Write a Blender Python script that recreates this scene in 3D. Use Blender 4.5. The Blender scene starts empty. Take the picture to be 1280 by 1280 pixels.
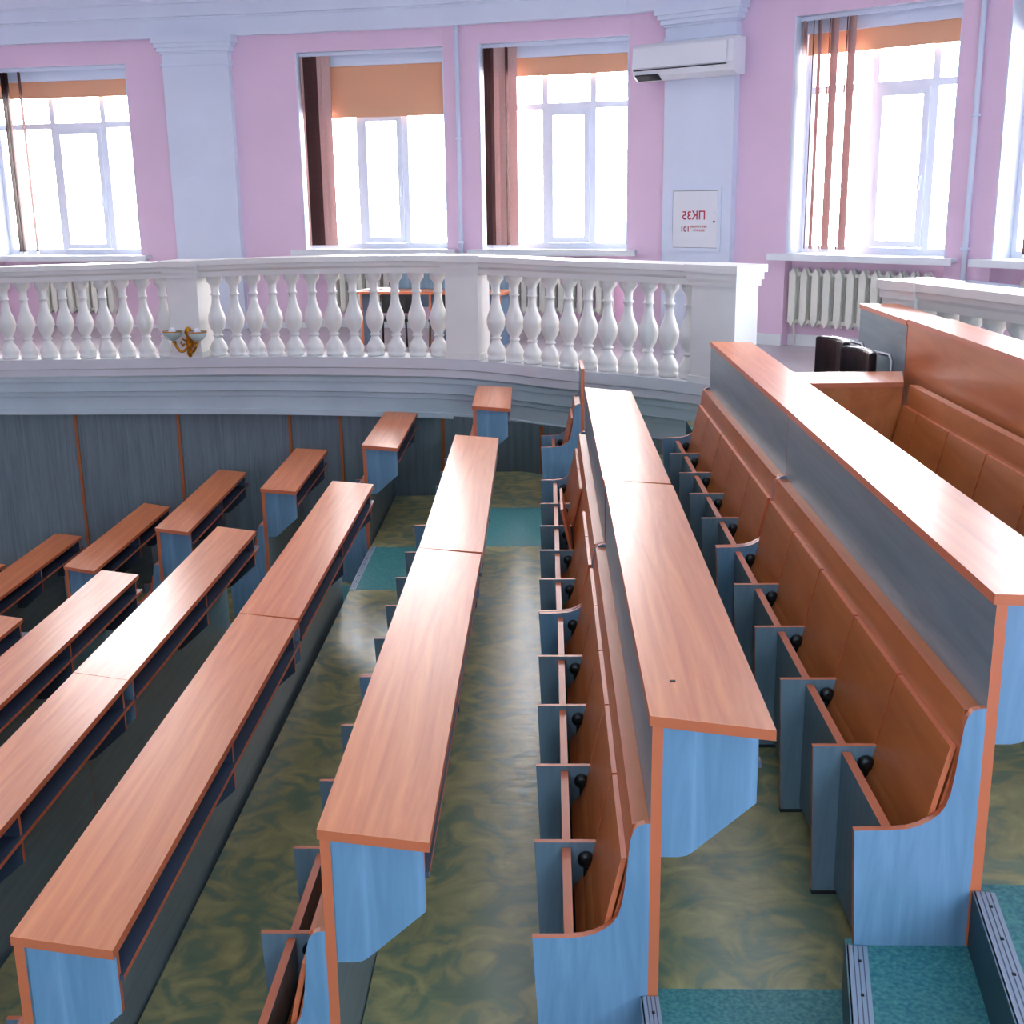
import bpy, bmesh, math, random
from mathutils import Vector, Matrix
random.seed(7)
S = bpy.context.scene
COL = S.collection
PI = math.pi

# ---------------------------------------------------------------- materials
def new_mat(name):
    m = bpy.data.materials.new(name); m.use_nodes = True
    nt = m.node_tree; b = nt.nodes['Principled BSDF']
    return m, nt, b
def lin(c):
    return tuple(((v/255)/12.92 if v/255 <= .04045 else ((v/255+.055)/1.055)**2.4) for v in c)+(1,)
def simple(name, c, rough=.5, metal=0, spec=.5, bump=0, bscale=60, vary=0, vscale=4):
    m, nt, b = new_mat(name)
    b.inputs['Base Color'].default_value = lin(c); b.inputs['Roughness'].default_value = rough
    b.inputs['Metallic'].default_value = metal; b.inputs['Specular IOR Level'].default_value = spec
    tc = nt.nodes.new('ShaderNodeTexCoord')
    if vary:
        n = nt.nodes.new('ShaderNodeTexNoise'); n.inputs['Scale'].default_value = vscale; n.inputs['Detail'].default_value = 4
        r = nt.nodes.new('ShaderNodeValToRGB'); l = lin(c)
        r.color_ramp.elements[0].position = .3; r.color_ramp.elements[1].position = .7
        r.color_ramp.elements[0].color = tuple(x*(1-vary) for x in l[:3])+(1,)
        r.color_ramp.elements[1].color = tuple(min(1, x*(1+vary)) for x in l[:3])+(1,)
        nt.links.new(tc.outputs['Object'], n.inputs['Vector']); nt.links.new(n.outputs['Fac'], r.inputs['Fac'])
        nt.links.new(r.outputs['Color'], b.inputs['Base Color'])
    if bump:
        n = nt.nodes.new('ShaderNodeTexNoise'); n.inputs['Scale'].default_value = bscale; n.inputs['Detail'].default_value = 3
        k = nt.nodes.new('ShaderNodeBump'); k.inputs['Strength'].default_value = bump; k.inputs['Distance'].default_value = .01
        nt.links.new(tc.outputs['Object'], n.inputs['Vector']); nt.links.new(n.outputs['Fac'], k.inputs['Height'])
        nt.links.new(k.outputs['Normal'], b.inputs['Normal'])
    return m
def wood(name, c0, c1, scale, rough, spec, bump=.05, dist=2.0, coat=0):
    """streaky laminate: noise stretched along the axis with the smallest scale"""
    m, nt, b = new_mat(name)
    tc = nt.nodes.new('ShaderNodeTexCoord'); mp = nt.nodes.new('ShaderNodeMapping')
    mp.inputs['Scale'].default_value = scale
    n = nt.nodes.new('ShaderNodeTexNoise'); n.inputs['Scale'].default_value = 1; n.inputs['Detail'].default_value = 6
    n.inputs['Roughness'].default_value = .6; n.inputs['Distortion'].default_value = dist
    r = nt.nodes.new('ShaderNodeValToRGB'); r.color_ramp.elements[0].position = .3; r.color_ramp.elements[1].position = .7
    r.color_ramp.elements[0].color = lin(c0); r.color_ramp.elements[1].color = lin(c1)
    nt.links.new(tc.outputs['Object'], mp.inputs['Vector']); nt.links.new(mp.outputs['Vector'], n.inputs['Vector'])
    nt.links.new(n.outputs['Fac'], r.inputs['Fac']); nt.links.new(r.outputs['Color'], b.inputs['Base Color'])
    b.inputs['Roughness'].default_value = rough; b.inputs['Specular IOR Level'].default_value = spec
    k = nt.nodes.new('ShaderNodeBump'); k.inputs['Strength'].default_value = bump; k.inputs['Distance'].default_value = .004
    nt.links.new(n.outputs['Fac'], k.inputs['Height']); nt.links.new(k.outputs['Normal'], b.inputs['Normal'])
    return m
M = {}
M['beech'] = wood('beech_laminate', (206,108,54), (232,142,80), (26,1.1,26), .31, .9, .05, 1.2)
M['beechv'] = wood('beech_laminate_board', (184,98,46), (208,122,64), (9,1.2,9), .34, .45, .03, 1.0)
M['edge'] = simple('orange_edge_band', (205,108,66), .4)
M['blue'] = wood('blue_grey_laminate', (96,132,154), (124,158,182), (14,14,1.0), .36, .5, .03, 1.5)
M['blueshade'] = wood('blue_grey_laminate_in_shade', (96,116,126), (120,140,150), (14,14,1.0), .4, .45, .03, 1.5)  # copy of the wing laminate, shade between the seats put into its colour
M['bluey'] = wood('blue_grey_laminate_lengthwise', (106,124,130), (130,146,152), (16,1.0,16), .33, .5, .03, 1.5)  # wing laminate with lengthwise grain, greyed to imitate warm bounce light
M['wallpanel'] = wood('grey_wall_panel', (92,108,114), (116,132,136), (22,22,1.2), .45, .4, .03, 1.0)
M['strip'] = simple('orange_batten', (160,90,46), .45)
M['pink'] = simple('pink_wall_paint', (226,196,216), .75, spec=.25, bump=.02, bscale=30, vary=.03, vscale=1.2)
M['white'] = simple('white_moulding_paint', (214,222,236), .55, spec=.3, vary=.03, vscale=2)
M['plaster'] = simple('white_balustrade_paint', (230,227,220), .35, spec=.45, bump=.02, bscale=50, vary=.03, vscale=3)
M['fascia'] = simple('pale_blue_cornice_paint', (184,200,204), .5, spec=.35, vary=.05, vscale=2.5)
M['ceil'] = simple('ceiling_paint', (226,230,238), .8, spec=.2)
M['pvc'] = simple('white_window_plastic', (232,236,246), .3)
M['sill'] = simple('white_sill', (226,230,232), .35)
M['orangeb'] = simple('orange_roller_fabric', (218,168,134), .85, spec=.1)
M['darkb'] = simple('burgundy_blind_fabric', (78,52,50), .85, spec=.1, vary=.15, vscale=60)
M['pinkb'] = simple('rose_blind_fabric', (200,164,158), .85, spec=.1, vary=.08, vscale=60)
M['radiator'] = simple('cream_radiator_paint', (226,226,212), .35)
M['black'] = simple('black_plastic', (14,14,15), .35)
M['leather'] = simple('black_vinyl', (20,21,24), .32, bump=.05)
M['chrome'] = simple('chrome', (190,192,196), .2, metal=1)
M['gold'] = simple('gilded_metal', (190,125,35), .3, metal=.9)
M['alu'] = simple('grey_metal_nosing', (164,178,192), .38, metal=.1)
M['foot'] = simple('dark_rubber_edge', (28,28,28), .7)
M['red'] = simple('red_lettering', (176,24,48), .6)
M['paper'] = simple('white_paper', (235,235,238), .7)
M['acw'] = simple('white_air_conditioner_plastic', (226,228,232), .35)
M['dark'] = simple('dark_gap', (25,25,28), .7)
M['outer'] = simple('grey_balcony_floor', (176,166,170), .28, spec=.55, vary=.08, vscale=3)
M['riser'] = simple('teal_riser', (44,72,78), .5, vary=.1, vscale=5)

def lino():
    m, nt, b = new_mat('olive_marbled_linoleum')
    tc = nt.nodes.new('ShaderNodeTexCoord')
    n1 = nt.nodes.new('ShaderNodeTexNoise'); n1.inputs['Scale'].default_value = 5.5; n1.inputs['Detail'].default_value = 6; n1.inputs['Distortion'].default_value = 1.6
    r = nt.nodes.new('ShaderNodeValToRGB'); e = r.color_ramp.elements
    e[0].position = .32; e[0].color = lin((124,138,108)); e[1].position = .72; e[1].color = lin((196,182,124))
    x = e.new(.5); x.color = lin((164,158,110)); x = e.new(.42); x.color = lin((136,146,112))
    nt.links.new(tc.outputs['Object'], n1.inputs['Vector']); nt.links.new(n1.outputs['Fac'], r.inputs['Fac'])
    nt.links.new(r.outputs['Color'], b.inputs['Base Color'])
    b.inputs['Roughness'].default_value = .26; b.inputs['Specular IOR Level'].default_value = .6
    n2 = nt.nodes.new('ShaderNodeTexNoise'); n2.inputs['Scale'].default_value = 14; n2.inputs['Detail'].default_value = 3
    mp = nt.nodes.new('ShaderNodeMapping'); mp.inputs['Scale'].default_value = (.5,1.6,1)
    k = nt.nodes.new('ShaderNodeBump'); k.inputs['Strength'].default_value = .25; k.inputs['Distance'].default_value = .006
    nt.links.new(tc.outputs['Object'], mp.inputs['Vector']); nt.links.new(mp.outputs['Vector'], n2.inputs['Vector'])
    nt.links.new(n2.outputs['Fac'], k.inputs['Height']); nt.links.new(k.outputs['Normal'], b.inputs['Normal'])
    return m
M['lino'] = lino()
def green():
    m, nt, b = new_mat('green_step_covering')
    tc = nt.nodes.new('ShaderNodeTexCoord')
    n1 = nt.nodes.new('ShaderNodeTexNoise'); n1.inputs['Scale'].default_value = 90; n1.inputs['Detail'].default_value = 4
    r = nt.nodes.new('ShaderNodeValToRGB'); e = r.color_ramp.elements
    e[0].position = .35; e[0].color = lin((44,118,126)); e[1].position = .68; e[1].color = lin((90,160,150))
    nt.links.new(tc.outputs['Object'], n1.inputs['Vector']); nt.links.new(n1.outputs['Fac'], r.inputs['Fac'])
    nt.links.new(r.outputs['Color'], b.inputs['Base Color'])
    b.inputs['Roughness'].default_value = .42
    return m
M['green'] = green()
def glass():
    m = bpy.data.materials.new('window_glass'); m.use_nodes = True; nt = m.node_tree
    nt.nodes.clear(); o = nt.nodes.new('ShaderNodeOutputMaterial'); mx = nt.nodes.new('ShaderNodeMixShader')
    t = nt.nodes.new('ShaderNodeBsdfTransparent'); g = nt.nodes.new('ShaderNodeBsdfGlossy'); f = nt.nodes.new('ShaderNodeFresnel')
    g.inputs['Roughness'].default_value = .02; f.inputs['IOR'].default_value = 1.35
    nt.links.new(f.outputs[0], mx.inputs[0]); nt.links.new(t.outputs[0], mx.inputs[1]); nt.links.new(g.outputs[0], mx.inputs[2])
    nt.links.new(mx.outputs[0], o.inputs[0]); return m
M['glass'] = glass()
def frosted():
    m, nt, b = new_mat('frosted_glass_shade')
    b.inputs['Base Color'].default_value = lin((214,230,224)); b.inputs['Roughness'].default_value = .25
    b.inputs['Transmission Weight'].default_value = .4
    return m
M['shade'] = frosted()
M['shelf'] = simple('shelf_laminate_shade_darkened', (62,74,92), .4)  # laminate darkened to stand for the shade under the desktops
M['plinth'] = simple('lilac_white_plinth_paint', (208,208,210), .45, vary=.04, vscale=3)
M['groove'] = simple('nosing_groove', (96,102,118), .6)
def translucent(key, c, f):
    m = M[key]; nt = m.node_tree; b = nt.nodes['Principled BSDF']; o = nt.nodes['Material Output']
    t = nt.nodes.new('ShaderNodeBsdfTranslucent'); t.inputs[0].default_value = lin(c); x = nt.nodes.new('ShaderNodeMixShader'); x.inputs[0].default_value = f
    nt.links.new(b.outputs[0], x.inputs[1]); nt.links.new(t.outputs[0], x.inputs[2]); nt.links.new(x.outputs[0], o.inputs[0])
translucent('pinkb', (210,176,168), .15); translucent('orangeb', (224,150,96), .05)

# ---------------------------------------------------------------- helpers
class MB:
    """collects boxes / prisms / lathes, each face with a material slot"""
    def __init__(s): s.bm = bmesh.new(); s.mats = []
    def slot(s, m):
        if m not in s.mats: s.mats.append(m)
        return s.mats.index(m)
    def poly(s, pts, m):
        f = s.bm.faces.new([s.bm.verts.new(p) for p in pts]); f.material_index = s.slot(m); return f
    def box(s, x0, x1, y0, y1, z0, z1, m, top=None, T=None, rim=None):
        v = [Vector(p) for p in ((x0,y0,z0),(x1,y0,z0),(x1,y1,z0),(x0,y1,z0),(x0,y0,z1),(x1,y0,z1),(x1,y1,z1),(x0,y1,z1))]
        if T: v = [T @ p for p in v]
        b = [s.bm.verts.new(p) for p in v]
        fs = ((0,3,2,1),(4,5,6,7),(0,1,5,4),(1,2,6,5),(2,3,7,6),(3,0,4,7))
        for k, f in enumerate(fs):
            q = s.bm.faces.new([b[i] for i in f])
            mm = m
            if k == 1 and top: mm = top
            if rim and k in rim: mm = rim[k]
            q.material_index = s.slot(mm)
    def prism(s, prof, y0, y1, side, rim, axis='y', T=None, smooth=False):
        """prof: list of (a,b); extruded along axis. side = caps material, rim = edge material (or list)"""
        def P(a, b, y):
            p = Vector((a, y, b)) if axis == 'y' else (Vector((y, a, b)) if axis == 'x' else Vector((a, b, y)))
            return T @ p if T else p
        A = [s.bm.verts.new(P(a, b, y0)) for a, b in prof]; B = [s.bm.verts.new(P(a, b, y1)) for a, b in prof]
        n = len(prof)
        f = s.bm.faces.new(A); f.material_index = s.slot(side)
        f = s.bm.faces.new(B[::-1]); f.material_index = s.slot(side)
        for i in range(n):
            j = (i+1) % n
            f = s.bm.faces.new((A[j], A[i], B[i], B[j]))
            f.material_index = s.slot(rim[i] if isinstance(rim, (list, tuple)) else rim); f.smooth = smooth
    def lathe(s, prof, m, n=20, T=None, cap=True):
        rings = []
        for r, z in prof:
            ring = []
            for k in range(n):
                a = 2*PI*k/n; p = Vector((r*math.cos(a), r*math.sin(a), z)); ring.append(s.bm.verts.new(T @ p if T else p))
            rings.append(ring)
        for a, b in zip(rings, rings[1:]):
            for k in range(n):
                f = s.bm.faces.new((a[k], a[(k+1) % n], b[(k+1) % n], b[k])); f.smooth = True; f.material_index = s.slot(m)
        if cap:
            f = s.bm.faces.new(rings[0][::-1]); f.material_index = s.slot(m)
            f = s.bm.faces.new(rings[-1]); f.material_index = s.slot(m)
    def tube(s, pts, r, m, n=10):
        pts = [Vector(p) for p in pts]; rings = []
        for i, p in enumerate(pts):
            d = (pts[min(i+1, len(pts)-1)]-pts[max(i-1, 0)]).normalized()
            up = Vector((0,0,1)) if abs(d.z) < .9 else Vector((1,0,0))
            a = d.cross(up).normalized(); b = d.cross(a).normalized()
            rings.append([s.bm.verts.new(p+a*r*math.cos(2*PI*k/n)+b*r*math.sin(2*PI*k/n)) for k in range(n)])
        for A, B in zip(rings, rings[1:]):
            for k in range(n):
                f = s.bm.faces.new((A[k], A[(k+1) % n], B[(k+1) % n], B[k])); f.smooth = True; f.material_index = s.slot(m)
        for R in (rings[0], rings[-1][::-1]):
            f = s.bm.faces.new(R); f.material_index = s.slot(m)
    def mesh(s, name, bevel=0):
        bmesh.ops.recalc_face_normals(s.bm, faces=s.bm.faces)
        if bevel:
            ed = [e for e in s.bm.edges if len(e.link_faces) == 2 and e.calc_face_angle(0) > .8]
            bmesh.ops.bevel(s.bm, geom=ed, offset=bevel, segments=2, affect='EDGES', profile=.6, clamp_overlap=True)
        me = bpy.data.meshes.new(name); s.bm.to_mesh(me); s.bm.free()
        for m in s.mats: me.materials.append(M[m])
        return me
def obj(name, me, parent=None, loc=(0,0,0), rz=0):
    if isinstance(me, MB): me = me.mesh(name)
    o = bpy.data.objects.new(name, me); COL.objects.link(o); o.location = loc; o.rotation_euler = (0,0,rz)
    if parent: o.parent = parent
    return o
def empty(name, loc=(0,0,0), rz=0):
    o = bpy.data.objects.new(name, None); COL.objects.link(o); o.location = loc; o.rotation_euler = (0,0,rz)
    o.empty_display_size = .1; return o
def tag(o, label, cat, group=None):
    o['label'] = label; o['category'] = cat
    if group: o['group'] = group
    return o
def struct(o): o['kind'] = 'structure'; return o
def interp(x, xs, ys):
    if x <= xs[0]: return ys[0]
    for i in range(len(xs)-1):
        if x <= xs[i+1]:
            t = (x-xs[i])/(xs[i+1]-xs[i]); return ys[i]+t*(ys[i+1]-ys[i])
    return ys[-1]

# ---------------------------------------------------------------- layout constants (metres)
D, RISE, H = .785, .297, .76          # row pitch, tier rise, desk height over the tier behind it
def rowx(i): return i*D
def rowz(i): return i*RISE             # desk top height of row i
def tierz(i): return rowz(i)-H         # floor to the right of row i's panel
LOW = H+RISE                           # desk top above the floor the seats stand on

# ---------------------------------------------------------------- bench units
WING = [(-.281,-.595),(-.20,-.594),(-.155,-.590),(-.126,-.581),(-.104,-.568),(-.084,-.552),(-.070,-.530),(-.060,-.495),
        (-.053,-.440),(-.047,-.375),(-.042,-.325),(-.035,-.300),(-.024,-.286),(-.008,-.280),(.006,-.280)]
cache = {}
def cached(key, fn):
    if key not in cache: cache[key] = fn()
    return cache[key]
def Z(v): return v+LOW
def wing_mesh():
    m = MB(); prof = [(a, Z(b)) for a, b in WING]+[(.006, .0), (-.256, .0)]
    m.prism(prof, 0, .02, 'blue', ['edge']*(len(prof))); return m.mesh('side_wing')
def divider_mesh():
    m = MB(); prof = [(-.281,Z(-.597)),(-.105,Z(-.597)),(-.088,Z(-.66)),(-.07,.012),(-.262,.012)]
    m.prism(prof, 0, .018, 'blueshade', 'edge')
    m.box(-.262,-.07,.0,.018,0,.012,'foot'); return m.mesh('divider')
def hinge_mesh():
    m = MB(); T = Matrix.Translation((-.135, 0, Z(-.645))) @ Matrix.Rotation(PI/2, 4, 'X')
    m.lathe([(.018,0),(.024,.004),(.024,.014),(.018,.02),(.008,.022)], 'black', 14, T)
    m.box(-.142,-.122,-.016,0,Z(-.70),Z(-.655),'black'); return m.mesh('seat_hinge')
def panel_mesh(L, face, split):
    m = MB()
    if split:   # upper face in beech (back row)
        m.box(.006,.032,0,L,Z(-.30),Z(-.026),'blue',rim={0:'edge',1:'edge',2:'edge',4:'edge',5:face})
        m.box(.006,.032,0,L,0.0,Z(-.30),'blue',rim={2:'edge',4:'edge',5:face})
    else:
        m.box(.006,.032,0,L,0.0,Z(-.026),'bluey',rim={0:'edge',1:'edge',2:'edge',4:'edge'})
    return m.mesh('front_panel')
def top_mesh(L, w, s0, s1):
    m = MB(); pts = [(0,0),(w,-s0),(w,L-s1),(0,L)]
    m.prism(pts, Z(-.026), Z(0), 'beech', 'edge', axis='z')
    return m.mesh('desktop')
def bracket_mesh(w, face='blue'):
    m = MB(); e = w-.022
    prof = [(.032,Z(-.028)),(e,Z(-.028)),(e,Z(-.231)),(.11,Z(-.362)),(.095,Z(-.372)),(.075,Z(-.376)),(.032,Z(-.376))]
    m.prism(prof, 0, .018, face, 'edge'); return m.mesh('bracket')
def shelf_mesh(L, w):
    m = MB(); m.box(.032,w-.012,.02,L-.02,Z(-.142),Z(-.126),'shelf',rim={3:'edge'})
    return m.mesh('shelf')
def kick_mesh(L):
    m = MB(); m.box(-.202,-.178,0,L,.03,Z(-.612),'blueshade',top='edge'); return m.mesh('kick_board')
def seat_mesh(L, drop=0):
    m = MB()
    c = [(-.168,-.735),(-.142,-.70),(-.122,-.655),(-.108,-.60),(-.092,-.52),(-.076,-.45),(-.062,-.388-drop)]
    prof = [(a, Z(b)) for a, b in c]+[(a+.014, Z(b)+.001) for a, b in c[::-1]]
    rim = ['beechv']*(len(c)-1)+['edge']+['beechv']*(len(c)-1)+['edge']
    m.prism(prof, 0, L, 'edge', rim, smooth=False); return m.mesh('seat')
def back_mesh(L):
    m = MB(); c = [(-.10,-.64),(-.082,-.56),(-.058,-.46),(-.046,-.38),(-.037,-.292)]
    prof = [(a, Z(b)) for a, b in c]+[(a+.014, Z(b)) for a, b in c[::-1]]
    rim = ['beechv']*(len(c)-1)+['edge']+['beechv']*len(c)
    m.prism(prof, 0, L, 'edge', rim)
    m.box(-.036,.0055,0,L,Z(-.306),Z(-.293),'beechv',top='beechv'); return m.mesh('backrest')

def bench(row, y0, L, label, ox=0, end_ox=None, w=.28, s0=.06, s1=.1, divs=None, face='bluey', split=False,
          desk=True, group=None, open_seat=None, wing_last=True, brackets=None, seats=True, seatL=None, dz=0, sx=0, sz=0):
    """one bench-and-desk unit: seats on its left, desktop on its right; origin on the seat-side floor"""
    rz = 0 if end_ox is None else -(end_ox-ox)/L
    r = empty('lecture_bench', (rowx(row)+ox, y0, rowz(row)-LOW+dz), rz)
    tag(r, label, 'bench', group)
    R3 = lambda v: round(v, 3)
    obj('front_panel', cached(('p',R3(L),face,split), lambda: panel_mesh(L, face, split)), r)
    if desk:
        obj('desktop', cached(('t',R3(L),w,s0,s1), lambda: top_mesh(L, w, s0, s1)), r)
        obj('shelf', cached(('s',R3(L),w), lambda: shelf_mesh(L, w)), r)
        for y in (brackets or (.012, L/2, L-.12)): obj('bracket', cached(('b',w,y<.1), lambda: bracket_mesh(w, 'blue' if y < .1 else 'shelf')), r, (0,y,0))  # brackets past the near one use the shade-darkened laminate
    if not seats: return r
    if seatL: L = seatL
    wing = cached('wing', wing_mesh); dv = cached('div', divider_mesh); hg = cached('hinge', hinge_mesh)
    obj('side_wing', wing, r, (0,0,0)); 
    if wing_last: obj('side_wing', wing, r, (0,L-.02,0))
    if divs is None:
        n = max(1, round(L/.48)); divs = [L*k/n for k in range(1, n)]
    for d in divs: obj('divider', dv, r, (0,d-.009,0))
    edges = [0]+list(divs)+[L]
    obj('backrest', cached(('bk',R3(L)), lambda: back_mesh(L-.044)), r, (sx,.022,sz))
    for k in range(len(edges)-1):
        a = edges[k]+(.021 if k == 0 else .011); b = edges[k+1]-(.021 if k == len(edges)-2 else .011)
        obj('kick_board', cached(('k',R3(b-a)), lambda: kick_mesh(b-a)), r, (0,a,0))
        ls = edges[k+1]-edges[k]-.012
        drop = .0
        ys = edges[k]+.006; ll = ls
        if k == 0: ys += .018; ll -= .018
        if k == len(edges)-2: ll -= .018
        so = obj('seat', cached(('st',R3(ll),drop), lambda: seat_mesh(ll, drop)), r, (sx,ys,sz))
        if open_seat == k:   # this one has not folded up fully
            me = so.data.copy(); px, pz = -.125, Z(-.645); an = -.42
            for v in me.vertices:
                x, z = v.co.x-px, v.co.z-pz
                v.co.x = px+x*math.cos(an)+z*math.sin(an); v.co.z = pz-x*math.sin(an)+z*math.cos(an)
            so.data = me
        obj('seat_hinge', hg, r, (0,edges[k+1]-(.021 if k == len(edges)-2 else .010),0))
    return r

MAIN = [.47,.943,1.416,1.895]; FAR = [.475,.955,1.43,1.93]
J = 2.41
bench(1, 0, J, 'leftmost bench reaching the foreground, nearer half, matte orange desktop', -.006, -.018, divs=MAIN)
bench(1, J+.005, 2.54, 'bench whose desktop is blown white by glare, left of the longest foreground desk', -.020, -.037, divs=FAR, s0=.08, s1=.1)
bench(2, 0, J, 'central foreground bench with wide orange desktop and blue end bracket', -.004, 0, divs=MAIN)
bench(2, J+.005, 2.54, 'far half of the central bench, its pale desktop ending before the dark back wall', .004, -.018, divs=FAR, s0=.08, s1=.12)
bench(3, 0, J, 'right central foreground bench with open row of orange seats and a speck on its desktop', .012, .022, divs=MAIN, s0=.08, s1=.1)
bench(3, J+.005, 2.54, 'far half of the right central bench, with one seat left half folded', .018, .021, divs=FAR, s0=.08, s1=.18, open_seat=2)
bench(4, 0, J, 'nearest bench on the right, tall grey back panel and curved blue side wing', .0, 0, w=.24, divs=MAIN, s0=.03, s1=.03)
bench(4, J+.005, 2.40, 'far half of the tall right bench, its end beside the balcony post', .0, -.004, w=.24, divs=FAR, s0=.03, s1=.06, brackets=(.012,.9,2.28))
bench(0, 0, 2.45, 'orange desk bench cut by the left frame edge, nearer half of its row', -.02, -.022, s0=.06, s1=.09)
bench(0, 2.455, 2.49, 'far half of the second desk row from the left foreground bench', -.022, -.018, s0=.09, s1=.12)
bench(-1, 2.45, 2.50, 'bench with bluish white glare over its desktop at the left', -.029, -.03, s0=.09, s1=.1)
bench(-2, 2.45, 2.49, 'bench at the left frame edge of which only a glossy desktop tip shows', -.04, -.04, s0=.09, s1=.1)
# block beyond the cross aisle, shortened by the curved balcony wall
bench(3, 5.97, .46, 'seat stub with curved blue wing wedged under the balcony corner', .02, desk=False, divs=[])
bench(2, 6.03, .98, 'shortest far bench with small square desktop under the balustrade', .026, .014, s0=.13, s1=.13, brackets=(.012,.85))
bench(1, 6.10, 1.44, 'far bench against the balcony wall, second shortest desktop', -.014, -.02, s0=.12, s1=.1, brackets=(.012,1.3))
bench(0, 5.99, 1.46, 'far bench third from the short square one, brown desktop and blue end', .024, 0, s0=.11, s1=.08, brackets=(.012,1.3))
bench(-1, 5.99, 1.98, 'far bench fourth from the short square one, long brown desktop', .0, -.04, s0=.13, s1=.13)
bench(-2, 6.00, 1.93, 'far bench fifth from the short square one, partly behind the glossy white desk', .06, .05, s0=.13, s1=.15)
bench(-3, 5.98, 2.0, 'far bench sixth from the short square one, running out of the left edge', -.02, -.03, s0=.13, s1=.1)
bench(-4, 5.98, 2.1, 'lowest far bench of which only a desktop corner shows at the left edge', -.02, -.03, s0=.13, s1=.1)
# back row with its beech upper panel
u3 = [o for o in COL.objects if 'speck' in o.get('label','')][0]
m = MB(); m.box(.066,.080,.205,.213,LOW,LOW+.002,'foot'); obj('speck', m, u3)
b5 = bench(5, .05, 3.42, 'back row bench at the right with brown panel above tall folded seats', 0, 0, w=.21, s0=.03, s1=.03,
      seatL=3.06, wing_last=False, dz=-.035, divs=[.55,1.01,1.47,1.92,2.37,2.80], sx=-.045, sz=.022, face='beechv', split=True)
bench(5, 3.485, .92, 'short blue panelled counter continuing the back row towards the window', .0, 0, w=.21, s0=0, s1=.03, seats=False, dz=-.042)
# return shelf joining the fourth row desk to the back row
r = empty('return_counter', (3.385, 3.12, tierz(4))); tag(r, 'small return counter bridging the tall right bench and the back row', 'counter')
m = MB(); m.prism([(0,0),(.44,.0),(.535,.36),(-.005,.36)], H-.024, H, 'beech', 'edge', axis='z'); obj('countertop', m, r)
m = MB(); m.box(.004,.44,.01,.032,.0,H-.025,'beechv'); obj('front_board', m, r)

# ---------------------------------------------------------------- floor tiers, steps
def tier_end(i):
    x = rowx(i)-.4
    return interp(x, [-9,-3,-2.16,-1.24,-.5,0,.5,1.05,1.6,1.85,2.25,2.85,3.3], [9.2,8.55,8.4,8.25,8.15,8.0,7.8,7.65,7.45,7.3,7.0,6.6,6.25])
A0, A1 = .033, 5.004     # aisle boundaries
F0 = 6.02
for i in range(-8, 6):
    z = tierz(i-1); x0 = rowx(i-1)+.032; x1 = rowx(i)+.032
    if i == -8: x0 = -9.0
    if i == 5: x1 = rowx(5)+.04
    ye = tier_end(i)
    m = MB()
    for (ya, yb, mt) in ((-8,A0,'green'),(A0,A1,'lino'),(A1,F0,'green'),(F0,ye,'lino')):
        m.box(x0, x1, ya, yb, -3.6, z, 'riser', top=mt)
    struct(obj('floor', m))
z5 = .725
# nosings and half steps
def nosing(x0, y0, x1, y1, z, label, w=.045):
    d = Vector((x1-x0, y1-y0, 0)); L = d.length; T = Matrix.Translation((x0,y0,z)) @ Matrix.Rotation(math.atan2(d.y, d.x), 4, 'Z')
    m = MB(); m.box(0,L,-.004,w,0,.004,'alu',T=T); m.box(0,L,-.005,0,-.03,.004,'alu',T=T)
    for k in (.25,.5,.75): m.box(0,L,w*k-.0012,w*k+.0012,.004,.005,'groove',T=T)
    for k in range(int(L/.13)):
        m.box(.06+k*.13,.068+k*.13,w*.45,w*.62,.004,.0065,'foot',T=T)
    return tag(obj('step_nosing', m), label, 'nosing')
def aisle_block(name, x0, x1, y0, y1, z0, z1, skl, skr=0):
    m = MB(); L = y1-y0
    prof = [(x0-skl*L,y0),(x1-skr*L,y0),(x1,y1),(x0,y1)]
    m.prism(prof, z0, z1, 'green', 'riser', axis='z'); return struct(obj(name, m))
# near aisle, right side: half step then the next tier (edges fan out slightly)
aisle_block('floor', 2.861, 3.22, -1.6, A0-.003, .10, tierz(4)-.1475, .2, .16)
nosing(2.861+.0, -.004, 2.861-.2*1.6, -1.6, tierz(4)-.1475+.001, 'grey metal nosing of the low green half step beside the right bench', w=.045)
aisle_block('floor', 3.157, 3.25, -1.6, A0, .15, tierz(4)+.001, .16, 0)
nosing(3.157, -.004, 3.157-.16*1.6, -1.6, tierz(4)+.002, 'grey metal nosing of the highest green step at the right corner')
nosing(2.36, -.004, 2.36, -1.6, tierz(3)+.001, 'grey metal nosing below the right central bench at the frame bottom', w=.04)
for i, lab in ((1,'bluish metal nosing in the far aisle, left of the central pale desktop'),(0,'metal nosing in the far aisle beside the second desk row from the left foreground'),(2,'metal nosing in the far aisle behind the central pale desktop')):
    nosing(rowx(i)+.03, F0, rowx(i)+.03, A1, tierz(i)+.001, lab, w=.04)

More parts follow.
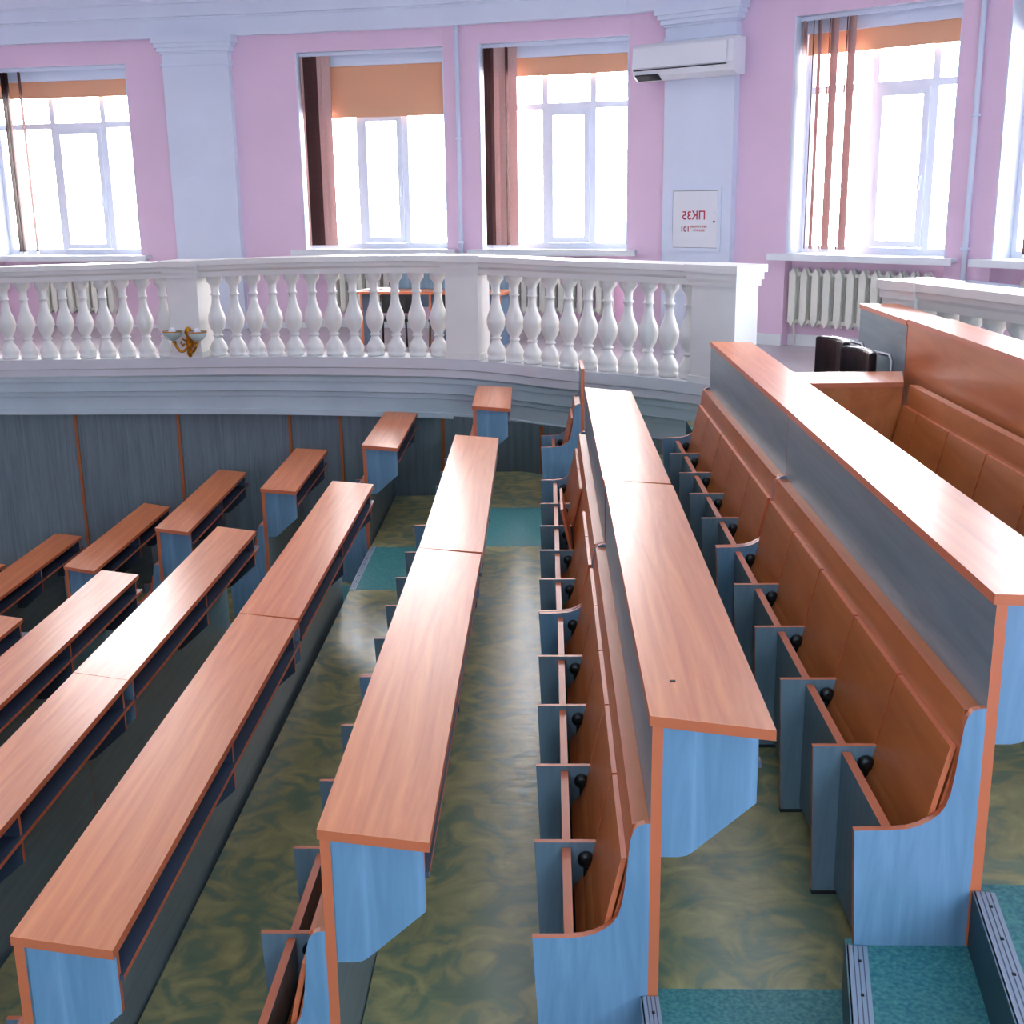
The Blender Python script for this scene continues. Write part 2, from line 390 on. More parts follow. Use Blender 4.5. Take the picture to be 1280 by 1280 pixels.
# ---------------------------------------------------------------- balcony edge curve
BX = [-9,-4.2,-2.961,-2.073,-1.195,-.426,.289,.893,1.31,1.632,1.923,2.183,2.526,2.853,3.081,3.231,3.519]
BY = [9.0,8.72,8.541,8.392,8.237,8.008,7.80,7.65,7.556,7.43,7.253,7.058,6.839,6.621,6.461,6.32,6.01]
BZ = [.60,.63,.644,.666,.689,.722,.742,.75,.75,.743,.739,.733,.727,.725,.722,.722,.722]
def smooth_curve(xs, ys, zs, n=6):
    P = [Vector(p) for p in zip(xs, ys, zs)]; out = []
    for i in range(len(P)-1):
        p0, p1, p2, p3 = P[max(i-1,0)], P[i], P[i+1], P[min(i+2,len(P)-1)]
        for k in range(n):
            t = k/n
            out.append(.5*((2*p1)+(-p0+p2)*t+(2*p0-5*p1+4*p2-p3)*t*t+(-p0+3*p1-3*p2+p3)*t**3))
    out.append(P[-1])
    for _ in range(8):
        out = [out[0]]+[(out[i-1]+2*out[i]+out[i+1])/4 for i in range(1,len(out)-1)]+[out[-1]]
    return out
CUR = smooth_curve(BX, BY, BZ)
def arc(cur):
    a = [0]
    for p, q in zip(cur, cur[1:]): a.append(a[-1]+(q.xy-p.xy).length)
    return a
def at_arc(cur, ar, s):
    for i in range(len(ar)-1):
        if s <= ar[i+1] or i == len(ar)-2:
            t = (s-ar[i])/(ar[i+1]-ar[i]); p = cur[i].lerp(cur[i+1], t); d = (cur[i+1]-cur[i]); d.z = 0; d.normalize()
            return p, d
def sweep(cur, prof, mat, s0=None, s1=None, closed=True, caps=True):
    """prof (outward to the hall, dz) swept along cur"""
    m = MB(); rings = []
    pts = cur
    for i, p in enumerate(pts):
        d = (pts[min(i+1,len(pts)-1)]-pts[max(i-1,0)]); d.z = 0; d.normalize(); n = Vector((d.y,-d.x,0))
        rings.append([m.bm.verts.new(p+n*o+Vector((0,0,dz))) for o, dz in prof])
    k = len(prof)
    for A, B in zip(rings, rings[1:]):
        for j in range(k if closed else k-1):
            f = m.bm.faces.new((A[j], A[(j+1)%k], B[(j+1)%k], B[j])); f.material_index = m.slot(mat)
    if closed and caps:
        m.bm.faces.new(rings[0]); m.bm.faces.new(rings[-1][::-1])
    return m
def sub(cur, s0, s1, n=24):
    ar = arc(cur); return [at_arc(cur, ar, s0+(s1-s0)*k/n)[0] for k in range(n+1)]
AR = arc(CUR)
LEDGE = [(.10,0),(.10,-.085),(.085,-.095),(.085,-.155),(.06,-.175),(.055,-.215),(.035,-.22),(.035,-.305),(.005,-.315),(.005,-.355),(-.01,-.36),(-.01,-.475),(.006,-.48),(.006,-.525),(-.25,-.525),(-.25,-.03),(-.25,0)]
m = sweep(CUR, LEDGE, 'fascia'); k_ = m.slot('plinth')
m.bm.faces.ensure_lookup_table(); n_ = len(LEDGE)
for q_ in range((len(CUR)-1)*n_):
    if q_ % n_ in (0,1,2,n_-1): m.bm.faces[q_].material_index = k_
o = obj('trim_1', m); struct(o)
# panelled wall under the balcony
PW0 = [(-9,8.95),(-4.2,8.66),(-3,8.47),(-2.16,8.30),(-1.24,8.15),(-.5,8.03),(0,7.87),(.5,7.70),(1.05,7.57),(1.6,7.33),(1.85,7.20),(2.25,6.93),(2.85,6.53),(3.3,6.2),(3.46,6.0)]
PW = [(x, y+interp(x,[-9,-3,-1,1.5,3.46],[.22,.22,.15,.09,.03])) for x, y in PW0]
m = MB()
for (a, b) in zip(PW, PW[1:]):
    m.box(0,1,0,1,0,1,'wallpanel',T=Matrix(((b[0]-a[0],-(b[1]-a[1])*.06,0,a[0]),(b[1]-a[1],(b[0]-a[0])*.06,0,a[1]),(0,0,3.85,-3.6),(0,0,0,1))))
struct(obj('wall_panelled', m))
def on_pw(x):
    y = interp(x, [p[0] for p in PW], [p[1] for p in PW])
    y2 = interp(x+.05, [p[0] for p in PW], [p[1] for p in PW]); return y, math.atan2(y2-y, .05)
for k, x in enumerate((-2.30,-1.26,-.17,.32,1.25,2.1)):
    y, a = on_pw(x); m = MB(); m.box(-.014,.014,-.012,.0,-3.0,.24,'strip'); struct(obj('trim_%d' % (k+2), m, None, (x,y,0), a))

# ---------------------------------------------------------------- balustrades
BPROF = [(.060,0),(.066,.010),(.066,.028),(.060,.034),(.070,.06),(.066,.085),(.050,.115),(.034,.145),(.028,.165),(.027,.170),(.036,.174),(.036,.188),(.027,.194),
         (.034,.215),(.050,.245),(.063,.28),(.069,.315),(.068,.335),(.055,.375),(.040,.42),(.031,.46),(.027,.50),(.026,.53),(.034,.537),(.034,.548),(.027,.556),(.029,.61),(.036,.63),(.054,.655),(.060,.668),(.060,.70),(.060,.705)]
BPROF = [(r*1.22 if r < .06 else r*1.13, z) for r, z in BPROF]
mb = MB(); mb.lathe(BPROF, 'plaster', 20); bal_me = mb.mesh('baluster')
RAILP = [(.115,.845),(.115,.80),(.10,.795),(.095,.765),(.075,.745),(.07,.70),(-.13,.70),(-.135,.745),(-.155,.765),(-.16,.795),(-.175,.80),(-.175,.845)]
def pedestal(parent, p, d, w, h=.845, dep=.25, base=0):
    e = obj('pedestal', None, parent) if False else None
    T = Matrix.Translation(p) @ Matrix.Rotation(math.atan2(d.y, d.x), 4, 'Z')
    m = MB()
    m.box(-w/2,w/2,-.08,-.08+dep,base,h-.12,'plaster',T=T)
    m.box(-w/2-.012,w/2+.012,-.095,-.065+dep,h-.145,h-.10,'plaster',T=T)
    m.box(-w/2-.025,w/2+.025,-.11,-.05+dep,h-.10,h-.05,'plaster',T=T)
    m.box(-w/2-.04,w/2+.04,-.128,-.03+dep,h-.05,h+.004,'plaster',T=T)
    m.box(-w/2-.015,w/2+.015,-.095,-.065+dep,base,base+.05,'plaster',T=T)
    return obj('pedestal', m, parent)
def sx(x):   # arc length where the curve reaches x
    for i in range(len(CUR)-1):
        if CUR[i].x <= x <= CUR[i+1].x:
            t = (x-CUR[i].x)/(CUR[i+1].x-CUR[i].x); return AR[i]+t*(AR[i+1]-AR[i])
B = empty('balustrade', (CUR[60].x, CUR[60].y, CUR[60].z)); B0 = B.location.copy()
tag(B, 'long white curved balustrade with bulbous balusters and gilt wall lamp in front', 'balustrade')
def place(o): o.location = o.location-B0
m = sweep(sub(CUR, 0, AR[-1]-.02, 90), RAILP, 'plaster'); place(obj('handrail', m, B))
segs = [(-1.02,1.455,12), ]
xP1, xP2 = -1.05, 1.47
sP1, sP2, sP3 = sx(xP1), sx(xP2), AR[-1]-.20
for s, w in ((sP1,.30),(sP2,.29),(sP3,.40)):
    p, d = at_arc(CUR, AR, s); place(pedestal(B, p, d, w))
def row_of(s0, s1, n):
    for k in range(n):
        s = s0+(s1-s0)*(k+.5)/n; p, d = at_arc(CUR, AR, s); n_ = Vector((d.y,-d.x,0))
        place(obj('baluster', bal_me, B, p-n_*.035, math.atan2(d.y,d.x)))
row_of(sP1+.165, sP2-.16, 12)
row_of(sP2+.175, sP3-.215, 11)
sl = sP1-.165
row_of(sl-.1985*12, sl, 12)
p4, d4 = at_arc(CUR, AR, sl-.1985*12-.17); place(pedestal(B, p4, d4, .30))

RX = [(4.20,4.66,.715),(4.30,4.36,.715),(4.44,3.95,.715),(4.56,3.5,.715),(4.66,3.0,.725),(4.74,2.3,.725),(4.78,1.5,.725),(4.78,.5,.725)]
RC = smooth_curve([p[0] for p in RX],[p[1] for p in RX],[p[2] for p in RX], 4)
RA = arc(RC)
B2 = empty('balustrade', RC[0]); tag(B2, 'white balustrade at the right, seen behind the back row desktop', 'balustrade')
B0 = B2.location.copy()
m = sweep(RC, RAILP, 'plaster'); place(obj('handrail', m, B2))
p, d = at_arc(RC, RA, .16); place(pedestal(B2, p, d, .28))
CUR_, AR_ = RC, RA
n = 18
for k in range(n):
    s = .46+k*.2
    if s > RA[-1]-.1: break
    p, d = at_arc(RC, RA, s); n_ = Vector((d.y,-d.x,0)); place(obj('baluster', bal_me, B2, p-n_*.035, math.atan2(d.y,d.x)))

# sconce on the first pedestal
p, d = at_arc(CUR, AR, sP1); nn = Vector((d.y,-d.x,0))
q = p+nn*.083+d*.045
sc = empty('wall_lamp', (q.x, q.y, q.z+.10), math.atan2(d.y,d.x)); tag(sc, 'small gilt double wall lamp with pale glass bowls on the balustrade pedestal', 'lamp')
m = MB(); m.lathe([(.012,-.09),(.026,-.06),(.018,-.02),(.03,.03),(.020,.09),(.036,.13),(.024,.165),(.004,.18)], 'gold', 12, Matrix.Translation((0,-.02,0)))
m.lathe([(.035,0),(.035,.012)], 'gold', 12, Matrix.Translation((0,0,.02)) @ Matrix.Rotation(PI/2,4,'X')); obj('backplate', m, sc)
for s in (-1, 1):
    m = MB()
    pts = [(0,-.03,.0)]+[(s*(.02+.09*t), -.05-.03*t, -.02-.045*math.sin(PI*t)+.06*t) for t in (.2,.4,.6,.8,1)]
    m.tube(pts, .012, 'gold'); m.tube([(s*.02,-.03,.05),(s*.05,-.05,.075),(s*.065,-.05,.04),(s*.045,-.05,.01),(s*.03,-.05,.03)], .009, 'gold'); m.lathe([(.012,0),(.026,.012),(.012,.022)], 'gold', 12, Matrix.Translation((s*.11,-.08,.035)))
    arm = obj('lamp_arm', m, sc)
    m = MB(); m.lathe([(.014,0),(.05,.016),(.076,.048),(.082,.078),(.077,.08),(.07,.05),(.045,.022)], 'shade', 18, cap=False)
    m.lathe([(.083,.076),(.086,.08),(.083,.086),(.078,.08)], 'gold', 18, cap=False)
    bowl = obj('lamp_shade', m, sc, (s*.125,-.08,.06))
    m = MB(); m.lathe([(.014,.02),(.03,.05),(.034,.08),(.024,.105),(.008,.115)], 'paper', 12); obj('bulb', m, bowl)

# ---------------------------------------------------------------- outer wall with windows
SILL, WTOP, WCOR = 1.535, 3.485, 3.66
WPTS = [(-9,11.5),
 ('W',(-6.95,11.28),(-5.5,11.12),0),
 ('W',(-3.935,10.922),(-2.215,10.609),1),
 ('P',(-1.771,10.548),(-1.061,10.448)),
 ('W',(-.389,10.352),(1.144,10.006),2),
 ('W',(1.496,9.872),(2.928,9.393),3),
 ('P',(3.289,9.127),(3.856,8.677)),
 ('W',(4.251,8.337),(5.332,7.35),4),
 ('W',(5.582,7.024),(6.45,5.86),5),
 ('W',(6.95,5.0),(7.4,3.62),6),
 (7.78,1.5),
 (7.6,-1.35),
 (6.9,-3.4),
 ('W',(6.1,-4.7),(5.05,-5.7),10),
 ('W',(4.2,-6.3),(2.9,-6.95),11),
 ('W',(1.8,-7.35),(.4,-7.7),12),
 (-9,-7.9)]
flat = []
for e in WPTS:
    if isinstance(e[0], str): flat += [(e[1], e[0], e), (e[2], None, e)]
    else: flat.append((e, None, e))
TH = .38; FLOORZ = .50
wm = MB(); lintel = MB()
def wall_T(a, b):
    t = Vector((b[0]-a[0], b[1]-a[1])); L = t.length; ang = math.atan2(t.y, t.x)
    return Matrix.Translation((a[0],a[1],0)) @ Matrix.Rotation(ang, 4, 'Z'), L, ang
windows = []
for k in range(len(flat)-1):
    a = flat[k][0]; b = flat[k+1][0]; kind = flat[k][1]
    T, L, ang = wall_T(a, b)
    dz = -.05 if (kind == 'W' and flat[k][2][3] <= 1) else 0
    if kind == 'W':
        wm.box(0,L,.12,TH,FLOORZ-4.2,SILL+dz-.03,'pink',T=T)          # niche back, room side recessed
        wm.box(0,L,0,TH,WTOP+dz,4.3,'pink',T=T,rim={0:'white'})
        windows.append((flat[k][2][3], a, b, T, L, ang, dz))
        # white painted reveals
        wm.box(0,.012,.002,TH-.05,SILL+dz,WTOP+dz,'white',T=T)
        wm.box(L-.012,L,.002,TH-.05,SILL+dz,WTOP+dz,'white',T=T)
    else:
        wm.box(-.0,L,0,TH,FLOORZ-4.2,4.3,'pink',T=T)
        if k < len(flat)-2:   # close wedge between segments
            pass
wall_o = struct(obj('wall_back', wm))
m = MB(); m.box(-9.3,-9.0,-8.3,11.9,-3.7,4.3,'pink'); struct(obj('wall_left', m))
# window niche floors are part of the balcony floor below
# ceiling
m = MB(); m.poly([(-9.3,-8.6,4.3),(8.6,-8.6,4.3),(8.6,12.2,4.3),(-9.3,12.2,4.3)], 'ceil'); m.poly([(-9.3,-8.6,4.6),(-9.3,12.2,4.6),(8.6,12.2,4.6),(8.6,-8.6,4.6)], 'ceil'); struct(obj('ceiling', m))
# cornice following the wall
WC = [Vector((p[0][0], p[0][1], WCOR)) for p in flat]
CORN = [(0,0),(.09,0),(.09,.17),(.10,.175),(.10,.19),(.13,.195),(.13,.31),(.145,.32),(.145,.335),(.20,.40),(.27,.44),(.29,.49),(.36,.56),(.42,.64),(0,.64)]
m = sweep(WC, CORN, 'white'); struct(obj('trim_20', m))
# balcony / upper floor
inner = [Vector((p.x,p.y,0)) for p in CUR]
m = MB()
def bz(x): return interp(x, [-9,-3,0,2,3.5], [.55,.60,.69,.715,.722])
ip = [(p.x, p.y+.12, bz(p.x)) for p in CUR[::4]]+[(3.60,6.0,z5),(3.96,5.2,z5),(3.965,3.0,z5),(3.965,0,z5),(3.965,-4,z5),(3.965,-8.2,z5)]
op = []
n = len(ip)
for k, (x, y, z) in enumerate(ip):
    if k < len(CUR[::4]):
        t = (x+9)/12.52; ox_ = -9+t*(5.0+9)
    else: ox_ = None
    op.append(ox_)
# outer points matched by fraction along the wall
WALLXY = [Vector(p[0]) for p in flat]
wa = [0]
for p, q in zip(WALLXY, WALLXY[1:]): wa.append(wa[-1]+(q-p).length)
def wall_at(s):
    for i in range(len(wa)-1):
        if s <= wa[i+1] or i == len(wa)-2:
            t = (s-wa[i])/(wa[i+1]-wa[i]); return WALLXY[i].lerp(WALLXY[i+1], t)
ncur = len(CUR[::4]); send = wa[12]
sidx = []
for k in range(n):
    if k < ncur: sidx.append((wa[13])*k/(ncur-1))
    else: sidx.append(wa[13]+(wa[min(26,len(wa)-2)]-wa[13])*(k-ncur+1)/(n-ncur))
av = [m.bm.verts.new(p) for p in ip]; ov = []
for k in range(n):
    w = wall_at(sidx[k]); c = Vector((ip[k][0], ip[k][1])); e = (w-c).normalized()*.3
    ov.append(m.bm.verts.new((w.x+e.x, w.y+e.y, ip[k][2])))
m.slot('outer')
for k in range(n-1): m.bm.faces.new((av[k], av[k+1], ov[k+1], ov[k]))
low = [m.bm.verts.new((v.co.x, v.co.y, v.co.z-.12)) for v in av]
for k in range(n-1): m.bm.faces.new((av[k], low[k], low[k+1], av[k+1]))
struct(obj('floor_balcony', m))
# baseboards on the visible wall stretches
m = MB()
for k in range(2, 15):
    a, b = flat[k][0], flat[k+1][0]
    if k+1 >= len(flat): break
    if flat[k][1] == 'W': off0, off1 = .10, .12
    else: off0, off1 = -.02, 0
    T, L, ang = wall_T(a, b); z = max(bz(a[0]), bz(b[0]))
    m.box(0,L,off0,off1,z-.05,z+.10,'sill',T=T)
struct(obj('baseboard_back', m))
# pilasters
def pilaster(a, b, n):
    T, L, ang = wall_T(a, b); m = MB(); z0 = .55
    m.box(0,L,-.09,.02,z0,3.40,'white',T=T)
    for (e, d, za, zb) in ((.012,.102,3.385,3.41),(0.0,.09,3.41,3.50),(.015,.105,3.50,3.52),(.035,.125,3.52,3.56),(.055,.145,3.56,3.60),(.075,.165,3.60,3.665)):
        m.box(-e,L+e,-d,.02,za,zb,'white',T=T)
    return struct(obj('trim_%d' % n, m))
pilaster((-1.771,10.548),(-1.061,10.448),21)
pB = pilaster((3.289,9.127),(3.856,8.677),22)

def frame_bars(m, x0, x1, z0, z1, y0, y1, t, mat='pvc'):
    m.box(x0,x1,y0,y1,z0,z0+t,mat); m.box(x0,x1,y0,y1,z1-t,z1,mat)
    m.box(x0,x0+t,y0,y1,z0+t,z1-t,mat); m.box(x1-t,x1,y0,y1,z0+t,z1-t,mat)
for (idx, a, b, T, L, ang, dz) in windows:
    s = SILL+dz; h = WTOP-SILL
    W = empty('window_%d' % (idx+1), (a[0],a[1],s), ang); struct(W)
    m = MB(); fy0, fy1 = .24, .30
    frame_bars(m, 0, L, 0.0, h, fy0, fy1, .055)
    c1, c2, tr = L*{1:.40,2:.36,3:.40,4:.44}.get(idx,.36), L*{1:.745,2:.68,3:.725,4:.80}.get(idx,.68), h*.70
    m.box(c1-.03,c1+.03,fy0,fy1,.055,h-.055,'pvc'); m.box(c2-.03,c2+.03,fy0,fy1,.055,h-.055,'pvc')
    m.box(.055,L-.055,fy0+.002,fy1-.002,tr-.03,tr+.03,'pvc')
    obj('window_frame', m, W)
    m = MB(); frame_bars(m, c1+.032, c2-.032, .06, tr-.032, fy0-.025, fy1-.02, .055)
    sash = obj('sash', m, W)
    m = MB(); m.box(c2-.075,c2-.05,fy0-.045,fy0-.027,tr*.45,tr*.45+.03,'pvc'); m.box(c2-.073,c2-.053,fy0-.07,fy0-.045,tr*.45-.09,tr*.45+.02,'pvc'); obj('window_handle', m, sash)
    m = MB(); m.box(.05,L-.05,.268,.274,.05,h-.05,'glass'); obj('pane', m, W)
    m = MB(); m.box(-.11,L+.11,-.13,.24,-.035,.0,'sill'); m.box(-.11,L+.11,-.13,-.11,-.055,-.035,'sill'); obj('window_sill', m, W)
    # roller blind and vertical blind for the windows in view
    if idx in (1,2,3,4,5):
        names = {1:'first window from the left',2:'second window from the left',3:'window left of the air conditioner',4:'window right of the air conditioner',5:'window at the right edge'}
        drop = {1:.17,2:.50,3:.17,4:.17,5:.17}[idx]
        lo = .13
        R = empty('roller_blind', (a[0],a[1],s+h), ang); tag(R, 'orange roller blind, %s, %s' % ('a quarter down' if idx == 2 else 'a narrow strip', names[idx]), 'blind')
        m = MB(); m.box(.02,L-.02,.20,.203,-lo-drop,-lo+.01,'orangeb'); obj('fabric', m, R)
        m = MB(); m.box(.013,L-.013,.16,.235,-lo,-.001,'white'); obj('head_box', m, R)
        V = empty('vertical_blind', (a[0],a[1],s+h), ang)
        desc = {1:'thin dark vertical blind slats drawn to the left of the first window from the left',2:'burgundy and rose vertical blind bunched left in the second window from the left',
                3:'dark and rose vertical blind slats in the window left of the air conditioner',4:'dark and rose vertical blind slats spread in the window right of the air conditioner',5:'wide dark vertical blind at the window on the right frame edge'}[idx]
        tag(V, desc, 'blind')
        m = MB(); m.box(.013,L-.013,.07,.11,-.035,-.003,'white'); obj('head_rail', m, V)
        sl = {1:[(.24,106),(.262,110),(.284,107),(.306,111),(.45,104)],2:[(.055,60,'r'),(.09,28,'d'),(.115,28,'d'),(.14,28,'d'),(.165,28,'d'),(.19,28,'d'),(.24,15,'r'),(.29,20,'r')],
              3:[(.06,55,'d'),(.09,55,'d'),(.12,55,'d'),(.17,12,'r'),(.225,18,'r'),(.265,82,'d'),(.32,10,'r')],4:[(.05,100,'r'),(.13,125,'d'),(.19,140,'r'),(.28,125,'d'),(.33,165,'r'),(.44,125,'d'),(.49,165,'r')],
              5:[(.22,100,'d'),(.26,120,'d'),(.30,130,'d'),(.34,130,'d')]}[idx]
        for e in sl:
            m = MB(); ma = 'darkb' if len(e) < 3 or e[2] == 'd' else 'pinkb'
            m.box(-.044,.044,-.0008,.0008,-h+.03,-.036,ma); m.box(-.044,.044,-.003,.003,-h+.02,-h+.04,'pvc')
            o = obj('slat', m, V, (e[0],.09,0), math.radians(e[1]))
    if idx in (1,2,3,4,5):
        z = bz((a[0]+b[0])/2) if a[0] < 3.5 else .74
        nsec, x0, pitch, hh = {1:(9,.50,.098,.52),2:(10,.25,.098,.52),3:(12,.20,.098,.52),4:(12,.03,.112,.50),5:(10,.25,.112,.50)}[idx]
        zb = {1:.86,2:.88,3:.90,4:.905,5:.905}[idx]
        t_ = T.to_3x3() @ Vector((x0, .05, 0))
        Rd = empty('radiator', (a[0]+t_.x, a[1]+t_.y, z), ang)
        tag(Rd, 'cream ribbed radiator under the %s' % {1:'first window from the left',2:'second window from the left, behind the balcony desk',3:'window left of the air conditioner',4:'window right of the air conditioner, fully in view',5:'window at the right edge'}[idx], 'radiator')
        def sec():
            m = MB(); w = pitch*.30; g = zb-z
            prof = [(-w*.5,g+.02),(0,g-.005),(w*.5,g+.02),(w,g+.06),(w,g+hh-.06),(w*.5,g+hh-.015),(0,g+hh+.01),(-w*.5,g+hh-.015),(-w,g+hh-.06),(-w,g+.06)]
            m.prism(prof, -.055, -.02, 'radiator', 'radiator'); m.prism(prof, .012, .045, 'radiator', 'radiator')
            m.box(-pitch/2,pitch/2,-.022,.014,g+.025,g+.06,'radiator'); m.box(-pitch/2,pitch/2,-.022,.014,g+hh-.065,g+hh-.03,'radiator')
            m.box(-w*.3,w*.3,-.03,.02,g+.05,g+hh-.05,'radiator')
            return m.mesh('radiator_section', .004)
        me = sec()
        for k in range(nsec): obj('radiator_section', me, Rd, (pitch*(k+.5),0,0))
        m = MB(); g = zb-z
        m.tube([(pitch*.5,.0,g+.04),(pitch*.5,.03,.0)], .011, 'radiator'); m.tube([(pitch*(nsec-.5),.0,g+.04),(pitch*(nsec-.5),.03,.0)], .011, 'radiator'); obj('bracket', m, Rd)

# vertical heating pipes
def vpipe(x, y, label, z0=.74, z1=3.75):
    m = MB(); m.tube([(0,0,z0),(0,0,z1)], .022, 'white', 12); 
    for z in (1.6, 2.6): m.box(-.03,.03,-.026,.026,z,z+.02,'white')
    return tag(obj('heating_pipe', m, None, (x,y,0)), label, 'pipe')
vpipe(1.285, 9.90, 'white vertical heating pipe between the second and third windows', .70)
vp = vpipe(5.425, 7.165, 'white vertical heating pipe right of the window beside the air conditioner', .74)
m = MB(); m.tube([(0,0,0),(.27,-.365,-.02)], .016, 'white', 10)
tag(obj('heating_pipe', m, None, (5.445,7.10,1.36)), 'horizontal pipe feeding the radiator at the right edge', 'pipe')

# air conditioner on the right pilaster
T, L, ang = wall_T((3.289,9.127),(3.856,8.677))
def on_wall(s, off, z):
    p = T @ Vector((s, -off, z)); return (p.x, p.y, p.z)
ac = empty('air_conditioner', on_wall(L/2-.06,.09,3.05), ang); tag(ac, 'white split air conditioner mounted high on the right pilaster', 'air conditioner')
m = MB(); wd = .52
prof = [(0,.0),(0,.31),(-.15,.31),(-.20,.28),(-.215,.10),(-.19,.03),(-.12,-.005)]
m.prism(prof, -wd, wd, 'acw', 'acw', axis='x'); ob = obj('casing', m.mesh('casing', .006), ac)
m = MB(); m.prism([(-.206,.275),(-.214,.27),(-.226,.10),(-.222,.095)], -wd+.02, wd-.06, 'acw', 'acw', axis='x'); obj('front_cover', m, ac)
m = MB(); m.prism([(-.203,.035),(-.208,.045),(-.15,.0),(-.145,-.006)], -wd+.03, -wd+.28, 'dark', 'dark', axis='x'); m.prism([(-.212,.078),(-.222,.083),(-.222,.087),(-.212,.085)], -wd+.02, wd-.06, 'dark', 'dark', axis='x'); obj('air_outlet', m, ac)

# hydrant cabinet with mirrored lettering
cb = empty('hydrant_cabinet', on_wall(L/2,.09,1.57), ang); tag(cb, 'white fire hydrant cabinet with red mirrored lettering in the right pilaster', 'cabinet')
w2, hc = .24, .51
m = MB(); frame_bars(m, -w2-.03, w2+.03, -.03, hc+.03, -.02, 0, .03, 'white'); obj('frame', m, cb)
m = MB(); m.box(-w2+.004,w2-.004,-.016,0,.004,hc-.004,'acw'); door = obj('door', m, cb)
m = MB(); m.box(-w2,w2,-.003,-.001,0,hc,'dark'); obj('gap_seal', m, cb)
def text(s, size, x, z, parent, y=-.0175, bold=0):
    cu = bpy.data.curves.new('lettering', 'FONT'); cu.body = s; cu.size = size; cu.extrude = .0006; cu.offset = bold; cu.resolution_u = 3
    o = bpy.data.objects.new('lettering', cu); COL.objects.link(o)
    bpy.context.view_layer.update()
    dg = bpy.context.evaluated_depsgraph_get(); me = bpy.data.meshes.new_from_object(o.evaluated_get(dg))
    bpy.data.objects.remove(o)
    for v in me.vertices:
        c = v.co.copy(); v.co = (x-c.x, y-c.z, z+c.y)   # mirrored, as in the photograph
    me.materials.clear(); me.materials.append(M['red'])
    return obj('lettering', me, parent)
text('ПК35', .105, .115, .255, door, bold=.0012)
text('101', .068, -.05, .145, door, bold=.0012)
text('ПРИ ПОЖАРЕ', .026, .13, .182, door, bold=.0004)
text('ЗВОНИТЬ', .026, .11, .148, door, bold=.0004)
m = MB(); m.lathe([(.009,0),(.009,.01)], 'dark', 10, Matrix.Translation((w2-.035,-.016,.235)) @ Matrix.Rotation(PI/2,4,'X')); m.box(w2-.04,w2-.03,-.02,-.016,.29,.33,'acw'); obj('lock', m, door)

# desk standing on the balcony behind the balustrade
dk = empty('writing_desk', (.35, 8.75, .69), math.radians(-12)); tag(dk, 'blue grey writing desk with orange edged top behind the balustrade', 'desk')
m = MB(); m.box(0,1.45,0,.5,.50,.525,'beech',rim={2:'edge',3:'edge',4:'edge',5:'edge'}); obj('tabletop', m, dk)
m = MB(); m.box(.28,1.40,.35,.37,.525,.74,'blue'); obj('back_screen', m, dk)
for x in (.05,.72,1.38): m = MB(); m.box(x,x+.022,.03,.47,0,.50,'blue',rim={2:'edge'}); obj('side_panel', m, dk)
m = MB(); m.box(.27,1.38,.30,.318,.36,.499,'blue'); obj('modesty_panel', m, dk)
m = MB(); m.box(.0,.16,0,.11,0,.012,'paper'); tag(obj('paper_stack', m, None, (.42,8.82,.6905+.525), math.radians(-10)), 'small stack of white paper on the balcony writing desk', 'paper')
m = MB(); m.box(-.22,.22,-.2,.2,.40,.44,'leather'); 
# two black chairs near the right post
def chair(x, y, z, rz, label):
    c = empty('office_chair', (x,y,z), rz); tag(c, label, 'chair')
    m = MB(); n = 8; pr = []
    W_, Hh = .17, .30
    bm_pts = []
    for i in range(n+1):
        u = -1+2*i/n; bm_pts.append((u*W_*(1 if abs(u) < .99 else .97), .05*u*u))
    prof = [(a, -b) for a, b in bm_pts]+[(a, -b-.045) for a, b in bm_pts[::-1]]
    m.prism(prof, .52, .84, 'leather', 'leather', axis='z', smooth=False); o = obj('backrest', m.mesh('backrest', .015), c, (0,.20,0))
    m = MB(); m.box(-.19,.19,-.19,.18,.42,.47,'leather'); obj('seat', m.mesh('seat', .015), c)
    for sx_ in (-1, 1):
        for sy in (-1, 1):
            m = MB(); m.tube([(sx_*.17,sy*.17,.43),(sx_*.18,sy*.18,0)], .011, 'black'); obj('leg', m, c)
    m = MB(); m.tube([(-.19,.20,.44),(-.20,.215,.60),(-.20,.215,.80),(-.18,.215,.825),(.18,.215,.825),(.20,.215,.80),(.20,.215,.60),(.19,.20,.44)], .010, 'chrome'); obj('back_frame', m, c)
chair(3.61, 4.18, tierz(4)+.0, math.radians(-76), 'black vinyl chair behind the return counter, the left of two')
chair(3.635, 3.715, tierz(4)-.0, math.radians(-78), 'black vinyl chair behind the return counter, the right one, nearer the blue counter')
for x, y, lab in ((.72,8.75,'dark low chair tucked under the balcony writing desk, left one'),(1.25,8.64,'dark low chair tucked under the balcony writing desk, right one')):
    chair(x, y, .70, math.radians(-12), lab); bpy.context.view_layer.update(); [o for o in COL.objects if o.get('label') == lab][0].scale = (.9,.7,.58)

# ---------------------------------------------------------------- light, camera
SKY_F, SKY_B = 17.0, 13.5
w = bpy.data.worlds.new('daylight'); S.world = w; w.use_nodes = True
nt = w.node_tree; bg = nt.nodes['Background']
tc = nt.nodes.new('ShaderNodeTexCoord'); sp_ = nt.nodes.new('ShaderNodeSeparateXYZ'); nt.links.new(tc.outputs['Generated'], sp_.inputs[0])
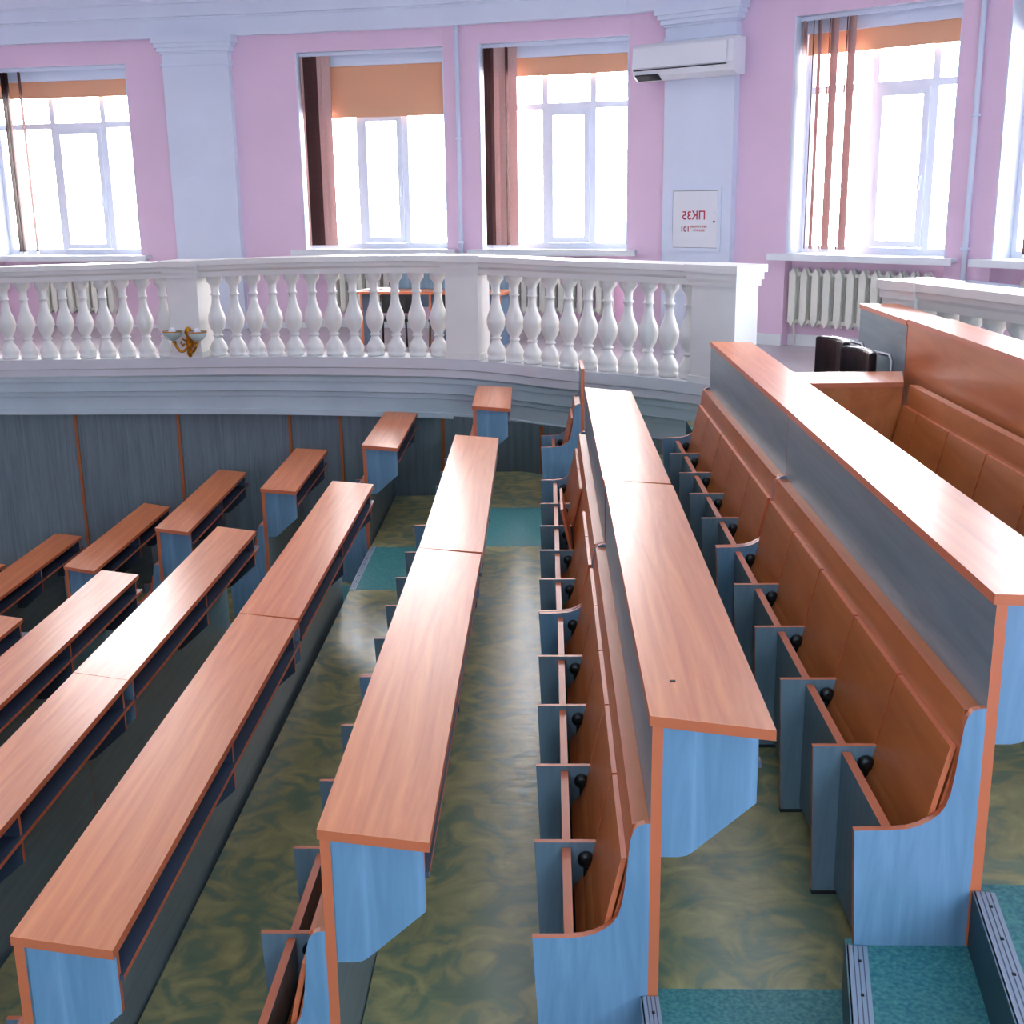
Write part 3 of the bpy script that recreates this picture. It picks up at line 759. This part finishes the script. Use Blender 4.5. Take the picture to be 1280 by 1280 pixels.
# hazy bright sky on the balcony side, bluer sky on the opposite side; brightest near the horizon
mr = nt.nodes.new('ShaderNodeMapRange'); mr.interpolation_type = 'SMOOTHSTEP'; mr.inputs['From Min'].default_value = -.35; mr.inputs['From Max'].default_value = .45
nt.links.new(sp_.outputs['Y'], mr.inputs['Value'])
mc = nt.nodes.new('ShaderNodeMixRGB'); mc.inputs[1].default_value = (.54*SKY_B,.77*SKY_B,1.0*SKY_B,1); mc.inputs[2].default_value = (1.0*SKY_F,.98*SKY_F,1.0*SKY_F,1)
nt.links.new(mr.outputs[0], mc.inputs[0])
mz = nt.nodes.new('ShaderNodeMapRange'); mz.interpolation_type = 'SMOOTHSTEP'; mz.inputs['From Min'].default_value = .15; mz.inputs['From Max'].default_value = .75; mz.inputs['To Min'].default_value = 1.25; mz.inputs['To Max'].default_value = .6
nt.links.new(sp_.outputs['Z'], mz.inputs['Value'])
mm = nt.nodes.new('ShaderNodeVectorMath'); mm.operation = 'SCALE'; nt.links.new(mc.outputs[0], mm.inputs[0]); nt.links.new(mz.outputs[0], mm.inputs['Scale'])
nt.links.new(mm.outputs[0], bg.inputs[0]); bg.inputs[1].default_value = 1.0
for (idx, a, b, T, L, ang, dz) in windows:
    li = bpy.data.lights.new('daylight_portal', 'AREA'); li.shape = 'RECTANGLE'; li.size = L; li.size_y = WTOP-SILL
    li.cycles.is_portal = True
    o = bpy.data.objects.new('daylight_portal', li); COL.objects.link(o)
    p = T @ Vector((L/2,.34,SILL+dz+(WTOP-SILL)/2)); o.location = p
    o.rotation_euler = (PI/2, 0, ang+PI) if False else (-PI/2, 0, ang)
cam = bpy.data.cameras.new('camera'); co = bpy.data.objects.new('camera', cam); COL.objects.link(co); S.camera = co
cam.sensor_width = 36; cam.lens = 1512.44/1280*36; cam.clip_start = .05; cam.clip_end = 200
yaw, pitch, roll = math.radians(-1.65922372), math.radians(14.74992936), math.radians(-.78686901)
cy, sy, cp, sp = math.cos(yaw), math.sin(yaw), math.cos(pitch), math.sin(pitch)
f = Vector((sy*cp, cy*cp, -sp)); r = Vector((cy,-sy,0)); u = r.cross(f)
c_, s_ = math.cos(roll), math.sin(roll); r2 = c_*r+s_*u; u2 = -s_*r+c_*u
Mx = Matrix(((r2.x,u2.x,-f.x,2.12653),(r2.y,u2.y,-f.y,-2.6236),(r2.z,u2.z,-f.z,2.07776),(0,0,0,1)))
co.matrix_world = Mx
S.view_settings.view_transform = 'Standard'; S.view_settings.look = 'None'; S.view_settings.gamma = 1; S.view_settings.exposure = 0.9
S.view_settings.use_curve_mapping = False
S.cycles.max_bounces = 10; S.cycles.diffuse_bounces = 6; S.cycles.glossy_bounces = 4; S.cycles.transparent_max_bounces = 12
S.cycles.sample_clamp_indirect = 6; S.cycles.use_denoising = True
